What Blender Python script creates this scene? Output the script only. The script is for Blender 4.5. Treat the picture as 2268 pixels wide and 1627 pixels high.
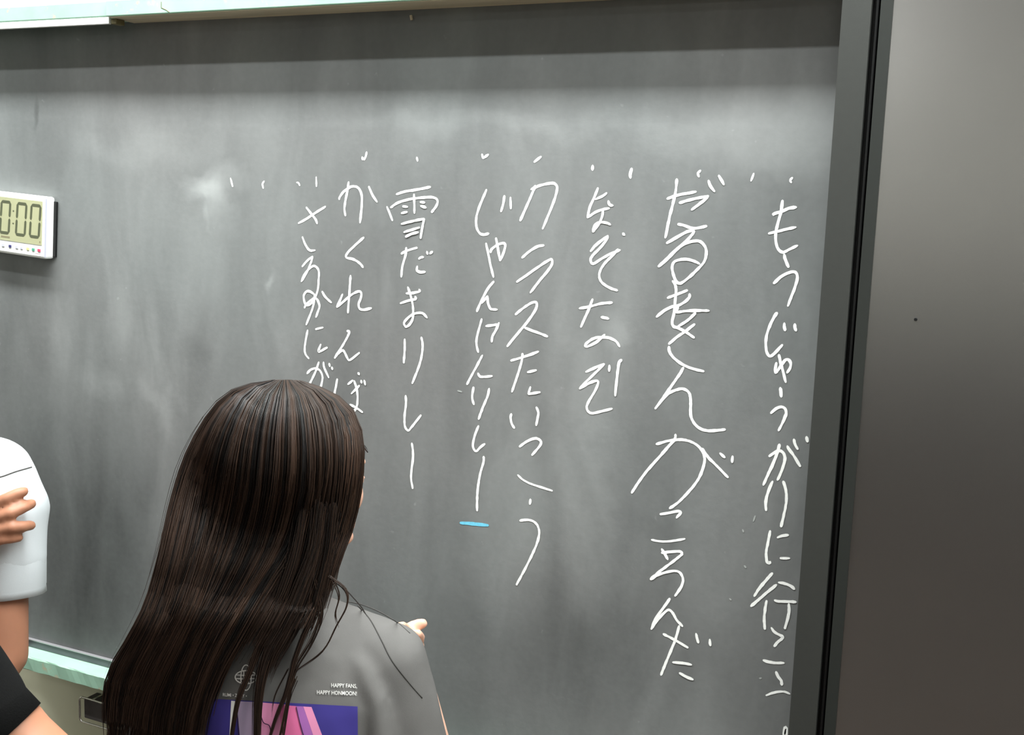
import bpy, bmesh, math, random
import numpy as np
from mathutils import Vector, Matrix, noise
from mathutils.bvhtree import BVHTree
random.seed(7); np.random.seed(7)
for o in list(bpy.data.objects): bpy.data.objects.remove(o, do_unlink=True)
S = bpy.context.scene
COL = S.collection

# ---------------------------------------------------------------- camera
FPX = 2487.52
CX, CY = 1134.0, 813.5
CAM = np.array([0.0, -1.5718, 1.743])
AX = np.array([0.90418574, 0.4256266, 0.0359186])      # image right, in the room
AY = np.array([0.09085481, -0.10947713, -0.98982835])  # image down
AZ = np.array([-0.41736501, 0.89825205, -0.13765788])  # view direction
AX = AX/np.linalg.norm(AX); AZ = AZ - AX*(AZ@AX); AZ /= np.linalg.norm(AZ); AY = np.cross(AZ, AX)
cd = bpy.data.cameras.new('camera'); cam = bpy.data.objects.new('camera', cd); COL.objects.link(cam)
cd.sensor_fit = 'HORIZONTAL'; cd.sensor_width = 36.0; cd.lens = 36.0*FPX/2268.0
cd.clip_start = 0.02
M = Matrix.Identity(4)
for i in range(3):
    M[i][0] = AX[i]; M[i][1] = -AY[i]; M[i][2] = -AZ[i]; M[i][3] = CAM[i]
cam.matrix_world = M
S.camera = cam
S.view_settings.view_transform = 'Standard'; S.view_settings.look = 'None'
S.view_settings.gamma = 1.0; S.view_settings.use_curve_mapping = False
S.view_settings.exposure = 0.0

# ---------------------------------------------------------------- world + lamps of the room
W = bpy.data.worlds.new('world'); S.world = W; W.use_nodes = True
W.node_tree.nodes['Background'].inputs[0].default_value = (0.9, 0.95, 1.0, 1)
W.node_tree.nodes['Background'].inputs[1].default_value = 0.25
CEIL = 3.10
LAMPS = [  # x centre, y, length, width, watts   (tube rows parallel to the blackboard)
    (-0.7, -0.469, 4.6, 0.15, 160),
    (-0.5, -0.844, 3.6, 0.045, 33),
    (-1.6, -2.9, 1.3, 0.25, 7), (1.6, -2.9, 1.3, 0.25, 7),
    (-1.6, -6.0, 1.3, 0.25, 46), (1.6, -6.0, 1.3, 0.25, 46),  # unseen far row, placed to brighten the back wall mirrored in the screen
]
def add_lamp(i, x, y, ln, wd, w):
    l = bpy.data.lights.new('lamp_light', 'AREA'); l.shape = 'RECTANGLE'; l.size = ln; l.size_y = wd
    l.energy = w; l.color = (0.955, 1.0, 1.0)
    o = bpy.data.objects.new('lamp_light', l); COL.objects.link(o); o.location = (x, y, CEIL-0.085)
for i, a in enumerate(LAMPS): add_lamp(i, *a)

# ---------------------------------------------------------------- pixel helpers (real depth is always given)
def ray(px, py): return AX*(px-CX)/FPX + AY*(py-CY)/FPX + AZ
def P(px, py, t): return Vector(CAM + ray(px, py)*t)               # point at forward depth t
def PL(px, py, y=0.0):                                             # point on the plane Y = y
    r = ray(px, py); k = (y-CAM[1])/r[1]; return Vector(CAM + r*k)

# ---------------------------------------------------------------- materials
def srgb(c):
    return tuple([(v/255/12.92 if v/255 <= .04045 else ((v/255+.055)/1.055)**2.4) for v in c]) + (1,)
def mat(name, col, rough=.6, metal=0, spec=.5, noise_s=None, noise_a=.1, bump=0, bump_s=200, stretch=(1,1,1), sss=0, lin=False, coat=0):
    m = bpy.data.materials.new(name); m.use_nodes = True; nt = m.node_tree; b = nt.nodes['Principled BSDF']
    c = (tuple(col)+(1,)) if lin else srgb(col)
    b.inputs['Base Color'].default_value = c; b.inputs['Roughness'].default_value = rough
    b.inputs['Metallic'].default_value = metal; b.inputs['Specular IOR Level'].default_value = spec
    if coat: b.inputs['Coat Weight'].default_value = coat
    if sss:
        b.inputs['Subsurface Weight'].default_value = sss; b.inputs['Subsurface Radius'].default_value = (.012, .004, .002)
        b.inputs['Subsurface Scale'].default_value = .6
    if noise_s or bump:
        tc = nt.nodes.new('ShaderNodeTexCoord'); mp = nt.nodes.new('ShaderNodeMapping'); mp.inputs['Scale'].default_value = stretch
        nt.links.new(tc.outputs['Object'], mp.inputs['Vector'])
    if noise_s:
        n = nt.nodes.new('ShaderNodeTexNoise'); n.inputs['Scale'].default_value = noise_s; n.inputs['Detail'].default_value = 6
        nt.links.new(mp.outputs[0], n.inputs['Vector'])
        r = nt.nodes.new('ShaderNodeMapRange'); r.inputs[1].default_value = .3; r.inputs[2].default_value = .7
        r.inputs[3].default_value = 1-noise_a; r.inputs[4].default_value = 1+noise_a
        nt.links.new(n.outputs['Fac'], r.inputs[0])
        x = nt.nodes.new('ShaderNodeVectorMath'); x.operation = 'SCALE'; x.inputs[0].default_value = c[:3]
        nt.links.new(r.outputs[0], x.inputs['Scale']); nt.links.new(x.outputs[0], b.inputs['Base Color'])
    if bump:
        n2 = nt.nodes.new('ShaderNodeTexNoise'); n2.inputs['Scale'].default_value = bump_s; n2.inputs['Detail'].default_value = 3
        nt.links.new(mp.outputs[0], n2.inputs['Vector'])
        bp = nt.nodes.new('ShaderNodeBump'); bp.inputs['Strength'].default_value = bump; bp.inputs['Distance'].default_value = .002
        nt.links.new(n2.outputs['Fac'], bp.inputs['Height']); nt.links.new(bp.outputs[0], b.inputs['Normal'])
    return m
def emit(name, col, s):
    m = bpy.data.materials.new(name); m.use_nodes = True; b = m.node_tree.nodes['Principled BSDF']
    b.inputs['Emission Color'].default_value = srgb(col); b.inputs['Emission Strength'].default_value = s
    return m

def board_material():
    m = bpy.data.materials.new('slate_board'); m.use_nodes = True; nt = m.node_tree; L = nt.links.new
    b = nt.nodes['Principled BSDF']; b.inputs['Roughness'].default_value = .62; b.inputs['Specular IOR Level'].default_value = .35
    tc = nt.nodes.new('ShaderNodeTexCoord')
    def math_(op, a, bb=None, clamp=False):
        n = nt.nodes.new('ShaderNodeMath'); n.operation = op; n.use_clamp = clamp
        for i, v in enumerate([a, bb]):
            if v is None: continue
            if isinstance(v, (int, float)): n.inputs[i].default_value = v
            else: L(v, n.inputs[i])
        return n.outputs[0]
    def nz(scale, sc=(1,1,1), rot=0, det=5, lo=.4, hi=.7, dist=0.0):
        mp = nt.nodes.new('ShaderNodeMapping'); mp.inputs['Scale'].default_value = sc; mp.inputs['Rotation'].default_value = (0, rot, 0)
        L(tc.outputs['Object'], mp.inputs['Vector'])
        n = nt.nodes.new('ShaderNodeTexNoise'); n.inputs['Scale'].default_value = scale; n.inputs['Detail'].default_value = det
        n.inputs['Distortion'].default_value = dist
        L(mp.outputs[0], n.inputs['Vector'])
        r = nt.nodes.new('ShaderNodeMapRange'); r.inputs[1].default_value = lo; r.inputs[2].default_value = hi
        L(n.outputs['Fac'], r.inputs[0]); return r.outputs[0]
    sep = nt.nodes.new('ShaderNodeSeparateXYZ'); L(tc.outputs['Object'], sep.inputs[0])
    wn = nt.nodes.new('ShaderNodeTexNoise'); wn.inputs['Scale'].default_value = 9; wn.inputs['Detail'].default_value = 5; L(tc.outputs['Object'], wn.inputs['Vector'])
    ws = nt.nodes.new('ShaderNodeSeparateColor'); L(wn.outputs['Color'], ws.inputs[0])
    wx = math_('MULTIPLY', math_('SUBTRACT', ws.outputs[0], .5), .11); wz = math_('MULTIPLY', math_('SUBTRACT', ws.outputs[1], .5), .11)
    def patch(px, py, rx, rz, rot=0, soft=.6):      # a wiped, chalky or painted-shade area at a place of the board
        c = PL(px, py); dx = math_('ADD', math_('SUBTRACT', sep.outputs['X'], c.x), wx); dz = math_('ADD', math_('SUBTRACT', sep.outputs['Z'], c.z), wz)
        cr, sr = math.cos(rot), math.sin(rot)
        u = math_('DIVIDE', math_('ADD', math_('MULTIPLY', dx, cr), math_('MULTIPLY', dz, sr)), rx)
        v = math_('DIVIDE', math_('SUBTRACT', math_('MULTIPLY', dz, cr), math_('MULTIPLY', dx, sr)), rz)
        d = math_('SQRT', math_('ADD', math_('MULTIPLY', u, u), math_('MULTIPLY', v, v)))
        r = nt.nodes.new('ShaderNodeMapRange'); r.interpolation_type = 'SMOOTHSTEP'
        r.inputs[1].default_value = 1.0; r.inputs[2].default_value = 1-soft; L(d, r.inputs[0]); return r.outputs[0]
    vert = nz(4, (2.2, 1, .7), 0.12, 6, .42, .74, .9)
    diag = nz(3.5, (2.6, 1, .7), 0.6, 5, .45, .75, .5)
    cloud = nz(2.2, (1, 1, 1), 0, 5, .3, .75, .4)
    fine = nz(90, (1, 1, 1), 0, 3, .3, .7)
    spk = nz(55, (1, 1, 1), 0, 2, .72, .78)
    tot = math_('MULTIPLY', vert, .04)
    tot = math_('ADD', tot, math_('MULTIPLY', diag, .035))
    tot = math_('ADD', tot, math_('MULTIPLY', cloud, .036))
    tot = math_('ADD', tot, math_('MULTIPLY', spk, .05))
    for (px, py, rx, rz, rot, soft, a, src) in [
        (455, 425, .085, .035, -.35, .8, .10, None), (480, 445, .08, .05, -.9, .6, .07, None), (505, 395, .07, .04, 0, .8, .06, None), (470, 500, .03, .012, -.9, .8, .05, None),
        (350, 560, .55, .36, 0, .95, .045, None), (480, 700, .3, .2, 0, .95, .03, diag), (585, 640, .012, .03, 0, .9, .08, None), (190, 730, .10, .16, .1, .9, .05, vert), (320, 780, .16, .16, 0, .9, .06, vert),
        (230, 850, .10, .03, -.35, .9, .04, None), (350, 900, .10, .03, -1.0, .9, .05, None),
        (1330, 780, .06, .20, .2, .9, .05, diag), (1290, 1000, .07, .40, .15, .9, .07, None), (1130, 1150, .10, .35, .05, .9, .06, None),
        (1370, 720, .035, .05, 0, .8, .05, None), (240, 980, .05, .12, 0, .9, .05, vert), (880, 640, .07, .08, 0, .9, .03, vert),
        (1600, 300, .18, .06, 0, .9, .05, None), (300, 330, .25, .05, 0, .9, .04, None), (1080, 270, .40, .03, 0, .9, .03, None), (1800, 280, .10, .10, 0, .8, .05, None)]:
        p = patch(px, py, rx, rz, rot, soft)
        if src is not None: p = math_('MULTIPLY', p, src)
        tot = math_('ADD', tot, math_('MULTIPLY', p, a))
    for (px, py, rx, rz, rot, soft, a) in [(180, 1220, .34, .36, .2, .95, .10), (60, 800, .12, .3, 0, .9, .03), (1400, 1450, .5, .16, 0, .9, .03), (1160, 1400, .22, .2, .3, .9, .02),  # darker areas; the big lower ones put shade into the board colour
                                           (430, 790, .05, .05, -.7, .9, .03), (1290, 1050, .02, .3, .25, .9, .02), (75, 255, .012, .035, 0, .9, .05), (1480, 1165, .08, .03, -.1, .9, .02)]:
        tot = math_('SUBTRACT', tot, math_('MULTIPLY', patch(px, py, rx, rz, rot, soft), a))
    tot = math_('ADD', math_('MAXIMUM', math_('ADD', tot, BOARD_BASE), .03), math_('MULTIPLY', math_('SUBTRACT', fine, .5), .012))
    cmb = nt.nodes.new('ShaderNodeCombineColor')
    gx = nz(1.6, (1, 1, 1), .4, 2, .35, .65)
    L(math_('MULTIPLY', tot, math_('SUBTRACT', 1.0, math_('MULTIPLY', gx, .05))), cmb.inputs[0])
    L(tot, cmb.inputs[1]); L(math_('MULTIPLY', tot, .985), cmb.inputs[2])
    L(cmb.outputs[0], b.inputs['Base Color'])
    bp = nt.nodes.new('ShaderNodeBump'); bp.inputs['Strength'].default_value = .15; bp.inputs['Distance'].default_value = .0005
    L(fine, bp.inputs['Height']); L(bp.outputs[0], b.inputs['Normal'])
    return m
BOARD_BASE = .142
def mint_material():
    m = mat('mint_paint', (152, 188, 166), .55, noise_s=14, noise_a=.12)
    nt = m.node_tree; b = nt.nodes['Principled BSDF']
    tc = nt.nodes.new('ShaderNodeTexCoord'); n = nt.nodes.new('ShaderNodeTexNoise'); n.inputs['Scale'].default_value = 26; n.inputs['Detail'].default_value = 8
    n.inputs['Roughness'].default_value = .7
    nt.links.new(tc.outputs['Object'], n.inputs['Vector'])
    r = nt.nodes.new('ShaderNodeMapRange'); r.inputs[1].default_value = .60; r.inputs[2].default_value = .66
    nt.links.new(n.outputs['Fac'], r.inputs[0])
    mx = nt.nodes.new('ShaderNodeMix'); mx.data_type = 'RGBA'; mx.inputs[7].default_value = srgb((190, 178, 150))
    src = b.inputs['Base Color'].links[0].from_socket
    nt.links.new(r.outputs[0], mx.inputs[0]); nt.links.new(src, mx.inputs[6]); nt.links.new(mx.outputs[2], b.inputs['Base Color'])
    return m

MT = dict(
    board=board_material(), mint=mint_material(),
    chalk=mat('white_chalk', (250, 250, 246), .95, spec=.1, noise_s=300, noise_a=.06),
    blue_chalk=mat('blue_chalk', (120, 208, 238), .95, spec=.1, noise_s=300, noise_a=.1),
    faint=mat('faint_chalk', (165, 168, 165), .95, spec=.1),
    wall=mat('wall_paint', (236, 236, 228), .8, noise_s=4, noise_a=.03, bump=.1),
    lowwall=mat('lower_wall_paint', (232, 230, 204), .7, noise_s=5, noise_a=.05, bump=.15, bump_s=80),
    floor=mat('floor_wood', (66, 52, 42), .45, noise_s=6, noise_a=.2, stretch=(1, 8, 1)),
    ceil=mat('ceiling_board', (225, 225, 220), .9, noise_s=60, noise_a=.05),
    panel_dark=mat('added_panel_dark', (44, 36, 32), .6, noise_s=5, noise_a=.15),
    wood=mat('bare_wood', (214, 200, 172), .7, noise_s=12, noise_a=.15, stretch=(.5, 6, 6)),
    notch=mat('dark_wood', (112, 104, 70), .7),
    white_plastic=mat('white_plastic', (245, 245, 242), .35),
    trim=mat('grey_metal_trim', (98, 98, 104), .4, metal=.3, noise_s=30, noise_a=.1),
    lit_edge=mat('trim_highlight', (190, 186, 190), .3, metal=.6),
    frame_grey=mat('grey_frame', (50, 51, 48), .5, noise_s=120, noise_a=.04),
    black=mat('black_rubber', (9, 9, 10), .4),
    bezel=mat('dark_bezel', (38, 40, 37), .5, spec=.35),
    chrome=mat('chrome_wire', (215, 212, 205), .25, metal=.9),
    dark_pad=mat('dark_felt', (84, 78, 78), .8, noise_s=60),
    skin=mat('skin', (222, 174, 150), .5, spec=.4, noise_s=25, noise_a=.05, sss=.08),
    skin2=mat('warm_skin', (172, 120, 94), .5, spec=.4, noise_s=25, noise_a=.06, sss=.08),
    lip=mat('lips', (190, 110, 104), .4), eye_white=mat('eye_white', (235, 232, 228), .15), iris=mat('dark_iris', (34, 24, 20), .1),
    nail=mat('nail', (232, 178, 160), .3),
    shirt=mat('faded_grey_cotton', (110, 108, 106), .9, spec=.15, noise_s=7, noise_a=.12, bump=.1, bump_s=1100),
    seam=mat('seam_thread', (84, 82, 80), .9, spec=.1),
    white_cotton=mat('white_cotton', (206, 211, 214), .9, spec=.15, noise_s=5, noise_a=.02, bump=.08, bump_s=1000),
    black_cotton=mat('black_cotton', (14, 14, 14), .9, spec=.15, bump=.2, bump_s=500),
    denim=mat('navy_trousers', (40, 46, 66), .85), shoe=mat('white_shoe', (210, 210, 205), .5),
    navy=mat('navy_print', (66, 58, 136), .75, spec=.2), lilac=mat('lilac_print', (196, 176, 208), .75, spec=.2),
    pink=mat('pink_print', (224, 112, 160), .75, spec=.2), purple=mat('purple_print', (168, 104, 176), .75, spec=.2),
    rose=mat('rose_print', (236, 150, 190), .75, spec=.2), ink=mat('dark_print_line', (52, 30, 58), .75, spec=.2),
    white_print=mat('white_print', (238, 236, 232), .75, spec=.2),
    lcd=mat('lcd_glass', (178, 178, 142), .25, noise_s=20, noise_a=.04), lcd_ink=mat('lcd_segment', (84, 88, 66), .5), lcd_faint=mat('lcd_faint_print', (140, 132, 104), .5),
    b_navy=mat('navy_button', (60, 60, 110), .5), b_green=mat('green_button', (80, 160, 130), .5), b_red=mat('red_button', (210, 70, 100), .5),
    b_yellow=mat('yellow_button', (226, 220, 150), .5), b_grey=mat('grey_button', (200, 200, 214), .5), b_pink=mat('pink_print_line', (240, 190, 196), .5),
    lamp_house=mat('lamp_housing', (235, 235, 232), .5),
)
def hair_material(name, c1, c2):
    m = mat(name, c1, .46, spec=.3); nt = m.node_tree; b = nt.nodes['Principled BSDF']
    a = nt.nodes.new('ShaderNodeAttribute'); a.attribute_name = 'strand'
    mx = nt.nodes.new('ShaderNodeMix'); mx.data_type = 'RGBA'; mx.inputs[6].default_value = srgb(c1); mx.inputs[7].default_value = srgb(c2)
    nt.links.new(a.outputs['Fac'], mx.inputs[0]); nt.links.new(mx.outputs[2], b.inputs['Base Color'])
    return m
MT['hair'] = hair_material('dark_brown_hair', (12, 8, 7), (68, 49, 38))  # lighter brown on some strands paints sheen streaks into the hair
def screen_material():
    m = mat('screen_glass', (158, 155, 153), .27, metal=.97, spec=.5, noise_s=3, noise_a=.05)
    b = m.node_tree.nodes['Principled BSDF']
    return m
MT['screen'] = screen_material()

# ---------------------------------------------------------------- object helpers
def tag(o, label=None, cat=None, group=None, kind=None):
    if label: o['label'] = label
    if cat: o['category'] = cat
    if group: o['group'] = group
    if kind: o['kind'] = kind
    return o
def link(name, me, m, parent=None):
    if isinstance(m, str): m = MT[m]
    me.materials.clear(); me.materials.append(m)
    o = bpy.data.objects.new(name, me); COL.objects.link(o)
    if parent is not None: o.parent = parent; o.matrix_parent_inverse = parent.matrix_world.inverted()
    return o
def empty(name, loc, label, cat, group=None):
    o = bpy.data.objects.new(name, None); COL.objects.link(o); o.location = loc; o.empty_display_size = .05
    o.matrix_world = Matrix.Translation(loc)
    return tag(o, label, cat, group)
def obj(name, bm, m, parent=None, smooth=False):
    me = bpy.data.meshes.new(name); bm.to_mesh(me); bm.free()
    if smooth:
        for p in me.polygons: p.use_smooth = True
    return link(name, me, m, parent)
def box_bm(x0, x1, y0, y1, z0, z1, bev=0.0, bm=None, seg=2):
    own = bm is None
    if own: bm = bmesh.new()
    r = bmesh.ops.create_cube(bm, size=1)
    for v in r['verts']:
        v.co = Vector(((x0+x1)/2+v.co.x*(x1-x0), (y0+y1)/2+v.co.y*(y1-y0), (z0+z1)/2+v.co.z*(z1-z0)))
    if bev and own: bmesh.ops.bevel(bm, geom=bm.edges[:], offset=bev, segments=seg, affect='EDGES', profile=.5)
    return bm
def box(name, m, x0, x1, y0, y1, z0, z1, parent=None, bev=0.0):
    return obj(name, box_bm(x0, x1, y0, y1, z0, z1, bev), m, parent)
def tube_bm(pts, r, n=8, bm=None, cap=True):
    bm = bm or bmesh.new(); rings = []; pts = [Vector(p) for p in pts]
    rr = r if hasattr(r, '__len__') else [r]*len(pts)
    up = Vector((0.13, 0.21, .97))
    for i, p in enumerate(pts):
        d = (pts[min(i+1, len(pts)-1)]-pts[max(i-1, 0)]).normalized()
        a = d.cross(up).normalized(); b = d.cross(a)
        rings.append([bm.verts.new(p+(a*math.cos(2*math.pi*k/n)+b*math.sin(2*math.pi*k/n))*rr[i]) for k in range(n)])
    for i in range(len(rings)-1):
        for k in range(n): bm.faces.new((rings[i][k], rings[i][(k+1) % n], rings[i+1][(k+1) % n], rings[i+1][k]))
    if cap: bm.faces.new(rings[0][::-1]); bm.faces.new(rings[-1])
    return bm
def catmull(pts, n=6):
    pts = [np.array(p, float) for p in pts]
    if len(pts) < 3:
        return [pts[0]+(pts[-1]-pts[0])*i/n for i in range(n+1)]
    q = [2*pts[0]-pts[1]]+pts+[2*pts[-1]-pts[-2]]; out = []
    for i in range(1, len(q)-2):
        for k in range(n):
            t = k/n; a, b, c, d = q[i-1], q[i], q[i+1], q[i+2]
            out.append(.5*((2*b)+(-a+c)*t+(2*a-5*b+4*c-d)*t*t+(-a+3*b-3*c+d)*t**3))
    out.append(pts[-1]); return out

# ================================================================ ROOM
X0, X1, Y0 = -4.6, 4.2, -7.2
ZB0, ZB1 = 0.850, 2.050          # blackboard surface
tag(box('floor', 'floor', X0-.1, X1+.1, Y0-.1, .12, -.05, 0), kind='structure')
tag(box('ceiling', 'ceil', X0-.1, X1+.1, Y0-.1, .12, CEIL, CEIL+.05), kind='structure')
tag(box('wall_front', 'wall', X0-.1, X1+.1, .02, .12, ZB1-.004, CEIL), kind='structure')
tag(box('wall_front_lower', 'lowwall', X0-.1, X1+.1, .02, .12, 0, ZB1-.005), kind='structure')
tag(box('wall_left', 'wall', X0-.1, X0, Y0-.1, .12, 0, CEIL), kind='structure')
tag(box('wall_right', 'wall', X1, X1+.1, Y0-.1, .12, 0, CEIL), kind='structure')
tag(box('wall_back', 'wall', X0-.1, X1+.1, Y0-.1, Y0, 0, CEIL), kind='structure')
tag(box('added_dark_panel', 'panel_dark', X0, X1, Y0, Y0+.03, 0, 1.35), kind='structure')  # unseen dark panel added to darken what the screen reflects
for nm, a in (('baseboard_front', (X0, X1, -.0, .02, 0, .09)), ('baseboard_left', (X0, X0+.02, Y0, .02, 0, .09)), ('baseboard_right', (X1-.02, X1, Y0, .02, 0, .09))):
    tag(box(nm, 'wood', *a), kind='structure')
# lamps' housings (the light itself is made at the top)
for i, (x, y, ln, wd, w) in enumerate(LAMPS):
    e = empty('ceiling_light', (x, y, CEIL), ['white ceiling light fixture right above the blackboard', 'long slim white ceiling light fixture, second row from the blackboard',
        'white ceiling light over the left half of the room, nearer row', 'white ceiling light over the right half of the room, nearer row',
        'white ceiling light at far left, placed unseen to brighten the back wall', 'white ceiling light at far right, placed unseen to brighten the back wall'][i], 'ceiling light', 'ceiling lights')
    box('housing', 'lamp_house', x-ln/2-.03, x+ln/2+.03, y-wd/2-.02, y+wd/2+.02, CEIL-.08, CEIL-.0005, e, .006)

# ================================================================ BLACKBOARD
bx0, bx1 = -3.05, 0.5
bb = empty('blackboard', (-1.0, 0, ZB0), 'large grey green blackboard covered with vertical columns of white chalk handwriting', 'blackboard')
box('board_panel', 'board', bx0, bx1, 0, .018, ZB0, ZB1+.04, bb)
RZ = CAM[2]+.307; RP = .062       # lower edge and depth of the green top rail
xs = PL(238, 57, -.058).x
xl = PL(30, 1440, -.04).x
rail = box_bm(xs, bx1, -RP, .0199, RZ, RZ+.0275, .002); o = obj('top_rail', rail, 'mint', bb); tag(o, 'mint green painted wooden top rail')
rail = box_bm(bx0, xs-.0006, -.0537, .0199, RZ+.0015, RZ+.0285, .002); o = obj('top_rail', rail, 'mint', bb); tag(o, 'mint green painted top rail, left piece')
o = box('rail_underside', 'wood', xs+.006, bx1-.01, -RP+.002, -.0005, RZ-.0012, RZ-.0001, bb); tag(o, 'bare brown wooden underside of the rail')
o = box('white_strip', 'white_plastic', bx0+.02, xs-.001, -.0537, -.0475, RZ-.0105, RZ+.0012, bb, .001); tag(o, 'white strip under the left end of the top rail')
o = box('rail_block', 'notch', xs+.0005, xs+.0125, -.050, -.03, RZ-.0105, RZ-.0013, bb, .001); tag(o, 'small bare wooden block')
# crack in the paint of the rail
cr = tube_bm([PL(357, 4, -RP-.0002), PL(357, 17, -RP-.0002), PL(368, 22, -RP-.0002), PL(375, 27, -RP-.0002)], .0006, 5)
tag(obj('paint_crack', cr, 'notch', bb), 'thin dark crack in the paint')
cr = tube_bm([PL(910, 34, -.004), PL(912, 44, -.004)], .0022, 8); tag(obj('peg', cr, 'wood', bb), 'small peg below the rail')
# bottom trim and lower green rail
TZ = ZB0
o = box('bottom_trim', 'trim', bx0, bx1, -.006, .0, TZ-.0150, TZ, bb, .001); tag(o, 'dark grey metal strip along the lower edge')
o = box('trim_edge', 'lit_edge', bx0, bx1, -.0075, -.0005, TZ, TZ+.0025, bb, .0006); tag(o, 'trim highlight made as a bright strip')  # highlight along the trim, put in as a separate brighter strip
lr = bmesh.new()
nx = 160; prof = [(-.002, TZ-.0152), (-.041, TZ-.0152), (-.043, TZ-.0175), (-.043, TZ-.042), (-.040, TZ-.044), (.0195, TZ-.044), (.0195, TZ-.0152)]
rows = []
for i in range(nx+1):
    x = xl+(bx1-xl)*i/nx
    rows.append([lr.verts.new((x, y+(noise.noise(Vector((x*30, k, 0)))*.0022 if k in (1, 2, 3, 4) else 0), z+(noise.noise(Vector((x*34, k+9, 3)))*.0018 if k in (2, 3, 4) else 0))) for k, (y, z) in enumerate(prof)])
for i in range(nx):
    for k in range(len(prof)):
        k2 = (k+1) % len(prof); lr.faces.new((rows[i][k], rows[i][k2], rows[i+1][k2], rows[i+1][k]))
lr.faces.new(rows[0]); lr.faces.new(rows[-1][::-1]); bmesh.ops.recalc_face_normals(lr, faces=lr.faces[:])
o = obj('lower_rail', lr, 'mint', bb); tag(o, 'mint green wooden lower rail with chipped, peeling paint')

# wire frame holder below the rail
wh = empty('wire_holder', PL(225, 1590, -.02), 'thin bright metal wire frame with dark backing under the green lower rail', 'holder')
a = PL(177, 1543, -.02); b_ = PL(181, 1596, -.02); w_ = .24; zt = a.z; zb = b_.z; xa = a.x
pts = []
def corner(cx, cz, a0, a1, r=.008, n=6): return [(cx+r*math.cos(a0+(a1-a0)*k/n), -.02, cz+r*math.sin(a0+(a1-a0)*k/n)) for k in range(n+1)]
q = math.pi/2; r_ = .007
pts = corner(xa+r_, zt-r_, q, 2*q) + corner(xa+r_, zb+r_, 2*q, 3*q) + corner(xa+w_-r_, zb+r_, 3*q, 4*q) + corner(xa+w_-r_, zt-r_, 0, q)
pts.append(pts[0])
obj('wire_loop', tube_bm(pts, .0021, 8), 'chrome', wh, True)
obj('upright', tube_bm([(xa+.105, -.02, zb), (xa+.105, -.02, zt)], .0018, 8), 'chrome', wh, True)
for xx in (xa+.03, xa+w_-.03): obj('bracket', tube_bm([(xx, -.02, zt), (xx, .0215, zt)], .002, 8), 'chrome', wh, True)
box('backing', 'dark_pad', xa+.005, xa+w_-.005, -.015, .0195, zb+.005, zt-.004, wh, .002)

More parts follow.
